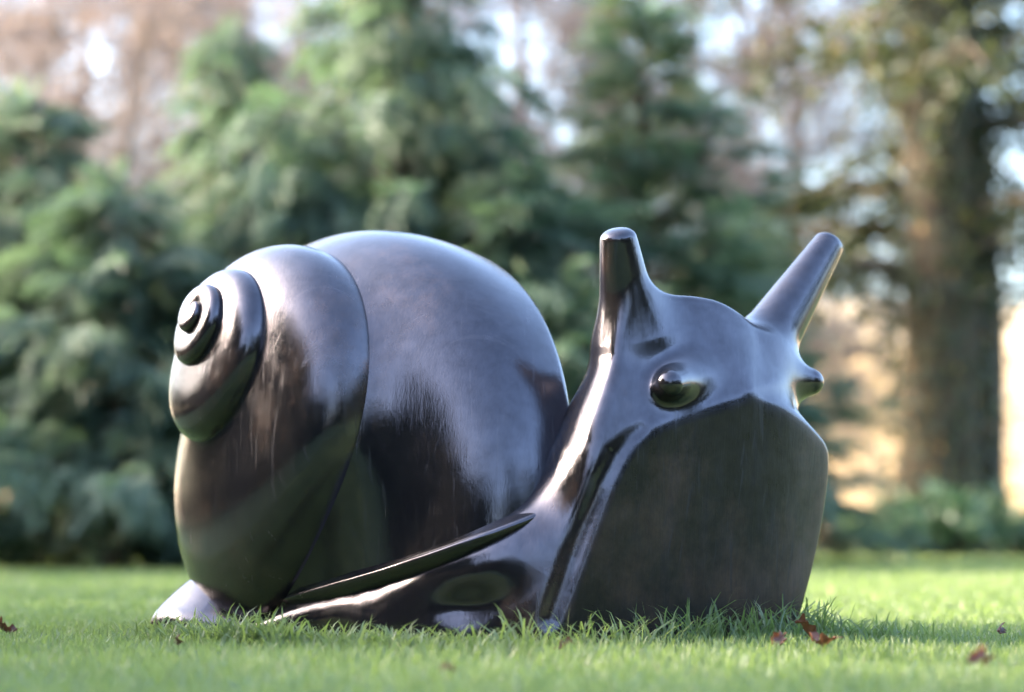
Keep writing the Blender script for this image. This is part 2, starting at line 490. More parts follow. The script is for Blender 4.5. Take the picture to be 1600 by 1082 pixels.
def body_base(p):
    p = p.astype(np.float32)
    x, y, z = p[:, 0], p[:, 1], p[:, 2]
    # long foot under the shell
    foot = smin(cone(p, (-.535, .25, -.005), (-.30, .16, -.06), .135, .10), cone(p, (-.24, .08, -.06), (-.06, -.05, .0), .10, .17), .06)
    foot = smin(foot, cone(p, (-.06, -.05, .0), (.12, -.12, .02), .17, .165), .06)
    for m0, m1 in zip(MANTLE[:-1], MANTLE[1:]): foot = smin(foot, cone(p, m0[:3], m1[:3], m0[3], m1[3]), .03)
    # flaring, wavy skirt where the foot meets the grass
    nr = np.interp(x, [-.68, -.62, -.5, -.4, -.28, -.15, 0, .2], [.20, .125, .07, .01, -.085, -.17, -.245, -.285])
    fr = np.interp(x, [-.68, -.62, -.5, -.28, 0, .2], [.30, .36, .38, .33, .20, .15])
    wv = .016 * np.sin(x * 33.0 + .6) + .016 * np.sin(x * 19 + 2.0)
    nr = (nr + wv * np.clip((x + .55) * 4, 0, 1)).astype(np.float32)
    yc = ((nr + fr) / 2).astype(np.float32); half = ((fr - nr) / 2).astype(np.float32)
    dx = np.maximum(np.maximum(-.665 - x, x - .22), 0)
    dy = np.abs(y - yc) - half
    zt = .012 + .016 * np.sin(x * 33.0 + .9) * np.clip((x + .28) * 6, 0, 1)
    dz = np.abs(z - zt + .02) - .022
    q = np.stack([np.maximum(dx, 0), np.maximum(dy, 0), np.maximum(dz, 0)], 1)
    skirt = (np.linalg.norm(q, axis=1) + np.minimum(np.maximum(dy, dz), 0)) * .8 - .006
    body = smin(foot, skirt, .085)
    # neck
    neck = smin(cone(p, (.13, -.10, .10), (.245, -.125, .30), .17, .145), cone(p, (.245, -.125, .30), (.28, -.11, .475), .145, .13), .10)
    body = smin(body, neck, .12)
    # head
    head = ellip(p, (.350, -.040, .490), .150, .130, .100, PHI)
    brow = ellip(p, at(1108, 556, -.085), .094, .096, .098)
    head = smin(head, brow, .035)
    front = smin(head, neck, .06)
    body = smin(body, front, .03)
    # plate whose face is the flat sole
    w = front_w(p); d2 = sole_d2(p)
    plate = np.maximum(d2, np.maximum(-(w + .022), w)) 
    plate = smax(smax(d2, w, .004), -(w + .026), .012)
    body = smin(body, plate, .032)
    bulk = smin(cone(p, (.33, .02, .10), (.40, .03, .40), .14, .12), cone(p, (.18, -.03, .05), (.36, .05, .05), .12, .14), .1)
    body = smin(body, bulk, .06)
    # the sole cuts everything off and its rim keeps the drawn outline
    body = smax(body, (d2 + 1.9 * w) / 2.15, .012)
    body = smin(body, stalk(p, STALK_A), .058)
    body = smin(body, stalk(p, STALK_B), .066)
    body = smax(body, w, .007)
    body = smin(body, cone(p, *FEEL_A[:2], *FEEL_A[2:]), .035)
    body = smin(body, cone(p, *FEEL_B[:2], *FEEL_B[2:]), .05)
    return body


GROOVE_PX = [(1004, 668), (986, 682), (964, 710), (939, 760), (916, 815), (896, 868), (878, 920), (862, 965)]
GROOVE_R = [.001, .005, .011, .014, .015, .015, .014, .010]
def find_groove():
    pts = []
    for u, v in GROOVE_PX:
        o, d = ray(u, v); t = 3.7
        for _ in range(60):
            t += float(body_base((o + d * t)[None].astype(np.float32))[0]) * .8
        pts.append(o + d * (t - .010))
    return pts


def body_sdf(p):
    b = body_base(p)
    near = (p[:, 0] > 0) & (p[:, 0] < .36) & (p[:, 1] < 0)
    q = p[near].astype(np.float32)
    if len(q):
        g = np.full(len(q), 9.0, np.float32)
        for i in range(len(GROOVE) - 1): g = np.minimum(g, cone(q, GROOVE[i], GROOVE[i + 1], GROOVE_R[i], GROOVE_R[i + 1]))
        b = b.copy(); b[near] = smax(b[near], -g, .022)
    return b


def polygonize(sdf, lo, hi, h, B=8):
    lo = np.asarray(lo, np.float32)
    nb = np.ceil((np.asarray(hi) - lo) / (h * B)).astype(int)
    n = nb * B + 1
    bi = np.stack(np.meshgrid(*[np.arange(k) for k in nb], indexing='ij'), -1).reshape(-1, 3)
    dc = sdf(lo + (bi + .5) * (h * B))
    F = np.empty(n, np.float32)
    sgn = dc.reshape(nb)
    F[:-1, :-1, :-1] = np.repeat(np.repeat(np.repeat(sgn, B, 0), B, 1), B, 2)
    F[-1], F[:, -1], F[:, :, -1] = 1, 1, 1
    act = bi[np.abs(dc) < h * B * 1.9]
    off = np.stack(np.meshgrid(*[np.arange(B + 1)] * 3, indexing='ij'), -1).reshape(-1, 3)
    for s in range(0, len(act), 600):
        idx = (act[s:s + 600, None] * B + off[None]).reshape(-1, 3)
        F[idx[:, 0], idx[:, 1], idx[:, 2]] = sdf(lo + idx * np.float32(h))
    neg = F < 0
    c = np.zeros(tuple(n - 1), np.uint8)
    for dx in (0, 1):
        for dy in (0, 1):
            for dz in (0, 1):
                c += neg[dx:n[0] - 1 + dx, dy:n[1] - 1 + dy, dz:n[2] - 1 + dz]
    cells = np.argwhere((c > 0) & (c < 8))
    vid = np.full(tuple(n - 1), -1, np.int32)
    vid[cells[:, 0], cells[:, 1], cells[:, 2]] = np.arange(len(cells))
    acc = np.zeros((len(cells), 3)); cnt = np.zeros(len(cells))
    cor = [(i, j, k) for i in (0, 1) for j in (0, 1) for k in (0, 1)]
    val = {q: F[cells[:, 0] + q[0], cells[:, 1] + q[1], cells[:, 2] + q[2]] for q in cor}
    for q in cor:
        for ax in range(3):
            if q[ax]: continue
            r = tuple(1 if m == ax else q[m] for m in range(3))
            a, b = val[q], val[r]; m = (a < 0) != (b < 0)
            t = a / np.where(m, a - b, 1)
            pt = np.repeat(np.array([q], float), len(cells), 0); pt[:, ax] = t
            acc += pt * m[:, None]; cnt += m
    V = lo + (cells + acc / cnt[:, None]) * h
    Q = []
    for ax in range(3):
        o1, o2 = (ax + 1) % 3, (ax + 2) % 3
        sl = [slice(None)] * 3; s2 = [slice(None)] * 3
        sl[ax], s2[ax] = slice(0, n[ax] - 1), slice(1, n[ax])
        e = np.argwhere(neg[tuple(sl)] != neg[tuple(s2)])
        e = e[(e[:, o1] > 0) & (e[:, o2] > 0) & (e[:, o1] < n[o1] - 1) & (e[:, o2] < n[o2] - 1)]
        def cell(d1, d2):
            t = e.copy(); t[:, o1] -= d1; t[:, o2] -= d2
            return vid[t[:, 0], t[:, 1], t[:, 2]]
        quad = np.stack([cell(1, 1), cell(0, 1), cell(0, 0), cell(1, 0)], 1)
        inside = neg[e[:, 0], e[:, 1], e[:, 2]]
        quad[~inside] = quad[~inside][:, ::-1]
        Q.append(quad)
    Q = np.concatenate(Q); Q = Q[(Q >= 0).all(1)]
    def grad(V, e=.0012):
        g = np.stack([sdf(V + d) - sdf(V - d) for d in np.eye(3) * e], 1)
        return g / (2 * e)
    for _ in range(2):
        g = grad(V); d = sdf(V)
        V = V - np.clip(d / np.maximum((g * g).sum(1), .2), -h * .6, h * .6)[:, None] * g
    g = grad(V, .002)
    return V, Q, g / np.linalg.norm(g, axis=1)[:, None]


GROOVE = find_groove()


def build_body():
    V, Q, N = polygonize(body_sdf, (-.72, -.42, -.06), (.72, .42, .80), .0036)
    fc = V[Q].mean(1); fn = N[Q].mean(1)
    part = np.zeros(len(Q), int)
    for k, (S, lo) in enumerate(((STALK_A, .30), (STALK_B, .22), (FEEL_A, .62), (FEEL_B, .55)), 1):
        a, b = S[0], S[1]; ax = b - a; L = np.linalg.norm(ax)
        t = ((fc - a) @ ax) / L ** 2
        rad = np.linalg.norm(fc - a - t[:, None] * ax, axis=1)
        part[(t > lo) & (rad < .085)] = k
    part[(part == 0) & (np.abs(front_w(fc.astype(np.float32))) < .0035) & (fn @ NRM > .6)] = 5
    names = ['body', 'eye_stalk', 'eye_stalk', 'feeler', 'feeler', 'sole']
    for k, nm in enumerate(names):
        f = Q[part == k]
        if not len(f): continue
        ids, inv = np.unique(f, return_inverse=True)
        o = mesh_obj(nm, V[ids], inv.reshape(-1, 4), BRONZE, snail, normals=N[ids])
        pv = V[ids].astype(np.float32)
        dull = np.clip((-sole_d2(pv) + .001) / .006, 0, 1) * np.clip((front_w(pv) + .006) / .004, 0, 1) * np.clip(((N[ids] @ NRM) - .75) / .15, 0, 1)
        at_ = o.data.attributes.new('matt', 'FLOAT', 'POINT'); at_.data.foreach_set('value', dull.astype(np.float32))
        if nm == 'sole': o['label'] = 'flat matt charcoal shield-shaped underside of the raised neck'
build_body()


# ------------------------------------------------------------------ plants: shared builders
def rot_from(fwd, up_hint):
    """(N,3) forward vectors -> (N,3,3) matrices whose columns are forward, left, up"""
    f = fwd / np.linalg.norm(fwd, axis=1)[:, None]
    l = np.cross(up_hint, f); l /= np.maximum(np.linalg.norm(l, axis=1)[:, None], 1e-6)
    u = np.cross(f, l)
    return np.stack([f, l, u], 2)


def scatter(tv, tf, pos, M, scale, tint, jit=.0):
    """copies of a template joined into arrays"""
    n, k = len(pos), len(tv)
    V = np.einsum('nij,kj->nki', M, tv) * np.asarray(scale)[:, None, None] + pos[:, None]
    F = (tf[None] + (np.arange(n) * k)[:, None, None]).reshape(-1, tf.shape[1])
    T = np.repeat(np.asarray(tint), k)
    if jit: T = T + rng.normal(size=len(T)) * jit
    return V.reshape(-1, 3), F, np.clip(T, 0, 1)


def spray_template():
    V, F = [], []
    def strip(a, b, w0, droop):
        a, b = np.array(a, float), np.array(b, float)
        d = (b - a) / np.linalg.norm(b - a); s = np.array([-d[1], d[0], 0]); s /= max(np.linalg.norm(s), 1e-6)
        m = a + (b - a) * .55 + np.array([0, 0, droop * .15]); b = b - np.array([0, 0, droop])
        k = len(V)
        V.extend([a - s * w0 * .6, a + s * w0 * .6, m - s * w0, m + s * w0, b])
        F.extend([(k, k + 1, k + 3), (k, k + 3, k + 2), (k + 2, k + 3, k + 4)])
    ax = lambda t: np.array([t, 0,   .14 * t - .46 * t * t])
    strip(ax(0), ax(.5), .02, 0); strip(ax(.45), ax(1.0), .02, .02)
    r = random.Random(3)
    for i in range(11):
        t = .06 + .085 * i
        for sd in (-1, 1):
            L = (.44 - .30 * t) * r.uniform(.8, 1.2); an = math.radians(r.uniform(34, 58))
            a = ax(t)
            b = a + np.array([math.cos(an) * L, sd * math.sin(an) * L, r.uniform(-.03, .05)])
            strip(a, b, .027, .10 * r.uniform(.5, 1.5))
    return np.array(V), np.array(F)
SPRAY_V, SPRAY_F = spray_template()
LEAF_V = np.array([(0, 0, 0), (.35, -.24, .03), (.35, .24, .03), (.75, -.17, .0), (.75, .17, .0), (1, 0, -.06)])
LEAF_F = np.array([(0, 1, 2), (1, 3, 2), (2, 3, 4), (3, 5, 4)])


def tube(path, radii, n=5):
    path = np.asarray(path, float); m = len(path)
    tan = np.gradient(path, axis=0); tan /= np.maximum(np.linalg.norm(tan, axis=1)[:, None], 1e-6)
    ref = np.where(np.abs(tan[:, 2:3]) > .9, np.array([[1., 0, 0]]), np.array([[0, 0, 1.]]))
    s = np.cross(tan, ref); s /= np.linalg.norm(s, axis=1)[:, None]; t = np.cross(tan, s)
    a = np.linspace(0, 2 * np.pi, n, endpoint=False)
    V = path[:, None] + (np.cos(a)[None, :, None] * s[:, None] + np.sin(a)[None, :, None] * t[:, None]) * np.asarray(radii)[:, None, None]
    i, j = np.meshgrid(np.arange(m - 1), np.arange(n), indexing='ij')
    p, q = (i * n + j).ravel(), (i * n + (j + 1) % n).ravel()
    return V.reshape(-1, 3), np.stack([p, q, q + n, p + n], 1)


class Mesh:
    def __init__(s): s.v, s.f, s.t, s.k = [], [], [], 0
    def add(s, V, F, T=None):
        s.v.append(V); s.f.append(F + s.k); s.t.append(np.zeros(len(V)) if T is None else T); s.k += len(V)
    def obj(s, name, mat, parent, smooth=True):
        return mesh_obj(name, np.concatenate(s.v), s.f, mat, parent, smooth, np.concatenate(s.t))


def conifer(name, loc, label, H, Rm, nb, seed, group, mat=None, dens=1.0, lean=0.0, leaders=(), droop=.45, lift=1.0, taper=.95, big=1.0, tone=.38):
    """upswept plumes of drooping feathery sprays on a tapered trunk"""
    g = np.random.default_rng(seed)
    root = empty(name, loc, label, 'conifer', group)
    tk = Mesh()
    zz = np.linspace(-.1, H * .97, 12)
    path = np.stack([lean * (zz / H) ** 2 + .02 * np.sin(zz * 3), .02 * np.cos(zz * 2.3), zz], 1)
    tk.add(*tube(path, np.interp(zz, [0, H], [.035 + .018 * H, .006]), 7))
    pos, fwd, sc, tn = [], [], [], []
    def plume(o, az, L, rise, tone):
        n = max(4, int(L * 11 * dens) + 3)
        t = np.linspace(.12, 1.0, n)
        hx = L * t; hz = rise * L * (t - .55 * t ** 2.2)
        wob = .10 * L * np.sin(t * 4 + g.uniform(0, 6))
        P = o + np.stack([np.cos(az) * hx - np.sin(az) * wob, np.sin(az) * hx + np.cos(az) * wob, hz], 1)
        tk.add(*tube(np.concatenate([[o], P[::2]]), np.linspace(.016, .004, len(P[::2]) + 1), 3))
        for rep in range(2):
            for k in range(n):
                sd = 1 if (k + rep) % 2 else -1
                a = az + sd * g.uniform(.1, .95) * (1.0 if k < n - 1 else .25)
                pos.append(P[k] + g.normal(size=3) * .025)
                fwd.append((math.cos(a), math.sin(a), g.uniform(-.2, .5) + .2 * (rise - .5) - droop * g.uniform(.3, 1.3)))
                sc.append(big * g.uniform(.20, .38) * (.75 + .25 * min(1.5, L)))
                tn.append(tone + g.normal() * .10)
    for i in range(nb):
        z = H * (i + g.uniform(0, 1)) / nb
        f = z / H
        L = Rm * (1 - f) ** taper * g.uniform(.55, 1.12) + .12
        az = i * 2.39996 + g.normal() * .35
        base = np.array([lean * f * f, 0, max(.05, z)])
        plume(base, az, L, lift * g.uniform(.4, 1.25) * (1 if f > .15 else .5), np.clip(tone + .25 * g.normal() * .6, 0, .85))
    for (x, y, z, h) in leaders:
        for q in range(int(7 * h) + 3):
            f = q / (7 * h + 3)
            plume(np.array([x, y, z + h * f]), q * 2.4 + g.uniform(0, 1), .38 * (1 - f) + .1, 1.1, .5)
    top = g.integers(4, 7)
    for q in range(top):
        pos.append(np.array([lean, 0, H * .94])); fwd.append((g.normal() * .3, g.normal() * .3, 1.0)); sc.append(.3); tn.append(.55)
    pos, fwd = np.array(pos), np.array(fwd)
    up = np.tile([0, 0, 1.0], (len(pos), 1)) + g.normal(size=(len(pos), 3)) * .35
    cr = Mesh(); cr.add(*scatter(SPRAY_V, SPRAY_F, pos, rot_from(fwd, up), np.array(sc), np.array(tn), .05))
    cr.obj('crown', mat or CYPRESS, root, True)
    tk.obj('trunk', BARK, root)
    return root


def copy_thing(root, loc, label, group=None, scale=1.0, rz=0.0, name=None):
    r = root.copy(); COL.objects.link(r)
    if name: r.name = name
    r.location = loc; r.scale = (scale,) * 3; r.rotation_euler = (0, 0, rz); r['label'] = label
    if group: r['group'] = group
    for ch in list(root.children):
        c = ch.copy(); COL.objects.link(c); c.parent = r
    return r


def broadleaf(name, loc, label, H, seed, group, cat='tree', nl=15, spread=.42, leaf=.07, nleaf=5, low=.12, trunk_r=.12, leafmat=None, barkmat=None, twigs=6, tone=.5):
    """trunk, limbs, branches, twigs and the dry or green leaves left on them"""
    g = np.random.default_rng(seed)
    root = empty(name, loc, label, cat, group)
    wood = Mesh()
    zz = np.linspace(-.1, H, 10)
    path = np.stack([.10 * np.sin(zz * .9 + seed), .10 * np.cos(zz * .7 + seed), zz], 1)
    wood.add(*tube(path, np.interp(zz, [-.1, .3, H], [trunk_r * 1.35, trunk_r, .02]), 9))
    tips, dirs = [], []
    def grow(o, d, L, r, lev):
        n = (5, 4, 3)[lev]
        t = np.linspace(0, 1, n)
        bend = g.normal(size=3) * .22
        P = o + d * (L * t)[:, None] + (bend * L)[None] * (t ** 2)[:, None] + np.array([0, 0, (.14, .05, -.03)[lev] * L]) * (t ** 2)[:, None]
        wood.add(*tube(P, np.linspace(r, r * .35, n), (5, 4, 3)[lev]))
        if lev == 2:
            tips.append(P); return
        for k in range((9, 8)[lev]):
            s = g.uniform(.2, 1.0); i = min(int(s * (n - 1)), n - 2)
            q = P[i] + (P[i + 1] - P[i]) * (s * (n - 1) - i)
            e = d + g.normal(size=3) * .75; e /= np.linalg.norm(e)
            grow(q, e, L * g.uniform(.32, .58), r * .42, lev + 1)
    for i in range(nl):
        f = low + (1 - low) * (i + g.uniform(0, 1)) / nl
        az = i * 2.4 + g.normal() * .4
        z = f * H
        o = np.array([np.interp(z, zz, path[:, 0]), np.interp(z, zz, path[:, 1]), z])
        el = g.uniform(.05, .6) + .4 * f
        d = np.array([math.cos(az) * math.cos(el), math.sin(az) * math.cos(el), math.sin(el)])
        grow(o, d, H * spread * (1.05 - .75 * f) * g.uniform(.7, 1.15), trunk_r * .30 * (1.1 - .7 * f), 0)
    P = np.array(tips)                     # (n,3,3)
    n = len(P)
    # thin side twigs
    k = twigs
    s = g.uniform(.1, 1.0, (n, k, 1)); base = P[:, None, 0] + (P[:, None, 2] - P[:, None, 0]) * s
    d = (P[:, None, 2] - P[:, None, 0]); L = np.linalg.norm(d, axis=2, keepdims=True)
    e = d / L + g.normal(size=(n, k, 3)) * .8; e /= np.linalg.norm(e, axis=2, keepdims=True)
    end = base + e * L * g.uniform(.4, .9, (n, k, 1))
    b, e2 = base.reshape(-1, 3), end.reshape(-1, 3)
    side = np.cross(e2 - b, g.normal(size=b.shape)); side /= np.linalg.norm(side, axis=1)[:, None]
    w = .0040 * H / 5
    V = np.stack([b - side * w, b + side * w, e2], 1).reshape(-1, 3)
    wood.add(V, np.arange(len(V)).reshape(-1, 3))
    wood.obj('trunk', barkmat or BARKPALE, root)
    # leaves
    pool = np.concatenate([e2, (b + e2) / 2])
    m = int(n * nleaf)
    pick = g.integers(0, len(pool), m)
    fw = g.normal(size=(m, 3)); fw[:, 2] -= .4
    cr = Mesh(); cr.add(*scatter(LEAF_V, LEAF_F, pool[pick] + g.normal(size=(m, 3)) * .05, rot_from(fw, g.normal(size=(m, 3))), leaf * g.uniform(.6, 1.3, m), np.clip(tone + g.normal(size=m) * .25, 0, 1)))
    cr.obj('crown', leafmat or BROWNLEAF, root, False)
    return root


def shrub(name, loc, label, rx, rz, seed, mat, n=1500, leaf=.075, group=None):
    g = np.random.default_rng(seed)
    root = empty(name, loc, label, 'shrub', group)
    st = Mesh(); ends = []
    for i in range(26):
        a = g.uniform(0, 6.28); r = rx * math.sqrt(g.uniform(0, 1)) * .9
        h = rz * math.sqrt(max(.1, 1 - (r / rx) ** 2)) * g.uniform(.75, 1.05)
        P = np.array([[0, 0, -.05], [r * .45 * math.cos(a), r * .45 * math.sin(a), h * .55], [r * math.cos(a), r * math.sin(a), h]])
        st.add(*tube(P, [.012, .009, .004], 4)); ends.append(P)
    ends = np.array(ends)
    k = g.integers(0, len(ends), n); s = g.uniform(.25, 1.0, n)[:, None]
    pos = ends[k, 1] + (ends[k, 2] - ends[k, 1]) * (s * 1.5 - .5) + g.normal(size=(n, 3)) * np.array([.10, .10, .06]) * rx
    pos[:, 2] = np.maximum(pos[:, 2], .02)
    fw = g.normal(size=(n, 3)); fw[:, 2] += .25
    cr = Mesh(); cr.add(*scatter(LEAF_V, LEAF_F, pos, rot_from(fw, g.normal(size=(n, 3)) * .5 + np.array([0, 0, 1.])), leaf * g.uniform(.6, 1.3, n), np.clip(.5 + .28 * g.normal(size=n), 0, 1)))
    cr.obj('crown', mat, root, False)
    st.obj('stem', BARK, root)
    return root


def ground_at(u, Y):
    p = at(u, 830, Y)
    return (float(p[0]), float(Y), 0.0)

# ------------------------------------------------------------------ the conifers behind the snail
GC = 'feathery cypresses behind the snail'
c1 = conifer('cypress_tree', ground_at(30, 8.3), 'dark blue-green cypress at the end of the row farthest from the snail head', 2.45, 1.05, 92, 11, GC, droop=.6)
c2 = conifer('cypress_tree', ground_at(335, 9.6), 'slim dark cypress spire rising behind the shell spire', 3.1, 0.45, 84, 12, GC, droop=.7, lean=.1)
c3 = conifer('cypress_tree', ground_at(625, 8.4), 'tallest feathery cypress with broad top directly behind the shell dome', 4.3, 1.15, 120, 13, GC, dens=1.1, droop=.9)
c4 = conifer('cypress_tree', ground_at(1005, 8.6), 'yellow-green pointed cypress rising between the two eye stalks', 3.0, 1.12, 98, 14, GC, droop=.1, lift=1.35, taper=1.35, tone=.62, leaders=((.36, -.1, 1.6, .95),))
c5 = conifer('cypress_tree', ground_at(1150, 9.4), 'low cypress behind the outward-leaning eye stalk', 1.85, 0.72, 66, 15, GC, droop=.15, lift=1.2, tone=.5)
c6 = conifer('cypress_tree', ground_at(175, 7.5), 'low bushy cypress between the hedge end and the slim spire', 1.85, 1.15, 70, 16, GC, droop=.5)
c7 = conifer('cypress_tree', ground_at(455, 8.0), 'short cypress pressed against the flank of the tallest one', 2.1, .95, 62, 17, GC, droop=.9)
c8 = conifer('cypress_tree', ground_at(815, 7.9), 'low rounded cypress between the tallest and the pointed yellow-green one', 1.9, 1.15, 66, 18, GC, droop=.2, lift=1.3, tone=.55)

# ------------------------------------------------------------------ brown leafy trees farther back
GB = 'brown twiggy trees beyond the cypresses'
b1 = broadleaf('beech_tree', ground_at(60, 17.0), 'dense brown twiggy tree behind the outer end of the cypresses', 7.5, 21, GB, nl=22, leaf=.060, nleaf=5, twigs=7, tone=.40, low=.08)
b2 = broadleaf('beech_tree', ground_at(800, 19.0), 'pinkish brown twiggy tree seen beside the tallest cypress', 7.0, 22, GB, nl=20, leaf=.055, nleaf=5, twigs=7, low=.06, tone=.6)
b3 = copy_thing(b1, ground_at(380, 19.5), 'brown twiggy tree behind the slim dark cypress', GB, 1.0, 1.9)
b4 = copy_thing(b2, ground_at(1110, 17.5), 'rusty brown twiggy tree behind the pointed yellow-green cypress', GB, .92, 2.6)
b5 = copy_thing(b2, ground_at(560, 23.0), 'pale brown twiggy tree far behind the tallest cypress', GB, 1.1, 4.1)
b6 = copy_thing(b1, ground_at(-190, 20.0), 'brown twiggy tree at the far outer end behind the cypress row', GB, 1.05, 3.4)
b7 = copy_thing(b2, ground_at(1150, 22.5), 'hazy brown twiggy tree between the cypresses and the ivy-clad trunk', GB, 1.0, 5.2)
b9 = copy_thing(b1, ground_at(190, 15.0), 'brown twiggy tree close behind the low bushy cypress', GB, .85, 5.6)
b11 = copy_thing(b1, ground_at(110, 18.5), 'brown twiggy tree between the hedge end and the slim cypress spire', GB, .95, 4.9)
b10 = copy_thing(b1, ground_at(480, 17.0), 'brown twiggy tree close behind the short cypress', GB, .9, 2.7)
b8 = copy_thing(b1, ground_at(960, 22.0), 'distant brown twiggy tree filling the gap behind the pointed cypress', GB, 1.1, .7)

# ------------------------------------------------------------------ big ivy-clad tree on the right
def ivy_tree(loc):
    g = np.random.default_rng(31)
    root = empty('ivy_clad_tree', loc, 'tall dark tree with thick ivy-clad trunk and evergreen boughs beyond the snail head', 'tree')
    wood = Mesh()
    zz = np.linspace(-.15, 9, 24)
    path = np.stack([.07 * np.sin(zz * .8), .05 * np.cos(zz), zz], 1)
    wood.add(*tube(path, np.interp(zz, [-.15, .25, 1.2, 4, 9], [.43, .32, .275, .24, .10]) * (1 + .04 * np.sin(zz * 5)), 16))
    wood.add(*tube(path * [1, 1, .75] + np.array([.36, .25, 0]), np.interp(zz, [-.15, 1, 9], [.22, .15, .05]), 10))
    pos, fwd, tn = [], [], []
    for i in range(38):
        z = 1.75 + 4.2 * (i + g.uniform(0, 1)) / 38
        az = g.uniform(0, 6.28); L = g.uniform(1.2, 3.0)
        t = np.linspace(0, 1, 7)
        P = np.stack([math.cos(az) * L * t, math.sin(az) * L * t, z + L * (.30 * t - .42 * t * t)], 1) + np.array([.05, 0, 0])
        wood.add(*tube(P, np.linspace(.05, .012, 7), 5))
        for k in range(26):
            s = g.uniform(.15, 1); q = np.array([np.interp(s, t, P[:, m]) for m in range(3)])
            tip = q + np.array([g.normal() * .28, g.normal() * .28, -abs(g.normal()) * .30 + .06])
            wood.add(*tube(np.stack([q, (q + tip) / 2 + [0, 0, .04], tip]), [.008, .006, .003], 3))
            m = g.integers(10, 22); base = .30 + .3 * g.uniform()
            for _ in range(m):
                u = g.uniform(.2, 1.0)
                pos.append(q + (tip - q) * u + g.normal(size=3) * .05)
                fwd.append((g.normal(), g.normal(), -.6)); tn.append(base + g.normal() * .18)
    pos, fwd = np.array(pos), np.array(fwd); n = len(pos)
    cr = Mesh(); cr.add(*scatter(LEAF_V, LEAF_F, pos, rot_from(fwd, g.normal(size=(n, 3))), g.uniform(.06, .12, n), np.clip(tn, 0, 1)))
    cr.obj('crown', DARKGREEN, root, False)
    n = 5200
    z = 5.2 * g.uniform(0, 1, n) ** 1.2; a = g.uniform(0, 6.28, n)
    rr = np.interp(z, [0, .4, 1.2, 5], [.40, .34, .31, .27]) + .03 + .13 * g.uniform(0, 1, n) ** 2 * (.4 + 1.2 * (np.sin(z * 2.3 + a * 2) > .1))
    pos = np.stack([np.cos(a) * rr + .07 * np.sin(z * .8), np.sin(a) * rr, z], 1)
    fw = np.stack([np.cos(a), np.sin(a), -.8 + 0 * a], 1) + g.normal(size=(n, 3)) * .6
    iv = Mesh(); iv.add(*scatter(LEAF_V, LEAF_F, pos, rot_from(fw, np.stack([np.cos(a), np.sin(a), .4 + 0 * a], 1)), g.uniform(.05, .10, n), np.clip(.42 + .28 * g.normal(size=n), 0, 1)))
    iv.obj('ivy', DARKGREEN, root, False)
    wood.obj('trunk', BARK, root)
    return root
ivy_tree(ground_at(1462, 13.0))
broadleaf('evergreen_tree', ground_at(1790, 19.0), 'dark evergreen tree behind the ivy-clad trunk with sky showing through', 8.5, 41, None, nl=16, leaf=.10, nleaf=9, low=.28, leafmat=DARKGREEN, barkmat=BARK, trunk_r=.16, tone=.45)
broadleaf('evergreen_tree', ground_at(1240, 21.0), 'dark green tree crown above the gap between pointed cypress and ivy-clad trunk', 9.0, 42, None, nl=12, leaf=.10, nleaf=7, low=.48, leafmat=DARKGREEN, barkmat=BARK, trunk_r=.14, tone=.5)
shrub('laurel_shrub', ground_at(1475, 11.6), 'dark green laurel shrub at the foot of the ivy-clad trunk', .62, .50, 51, SHRUB, 1700, .085)
shrub('sage_shrub', ground_at(1372, 11.0), 'low pale grey-green shrub beside the dark laurel', .45, .36, 52, SHRUB, 1300, .055)
shrub('laurel_shrub', ground_at(1600, 12.2), 'small green shrub on the far side of the dark laurel', .5, .32, 53, SHRUB, 1100, .075)


# sunlit pale field rising beyond the trees
def field_z(X, Y):
    t = np.clip((Y - 27) / 22, 0, 1)
    return 5.2 * t * t * (3 - 2 * t) * np.clip((X + 30) / 25, .3, 1) + .06 * np.sin(X * .7) * np.sin(Y * .5)


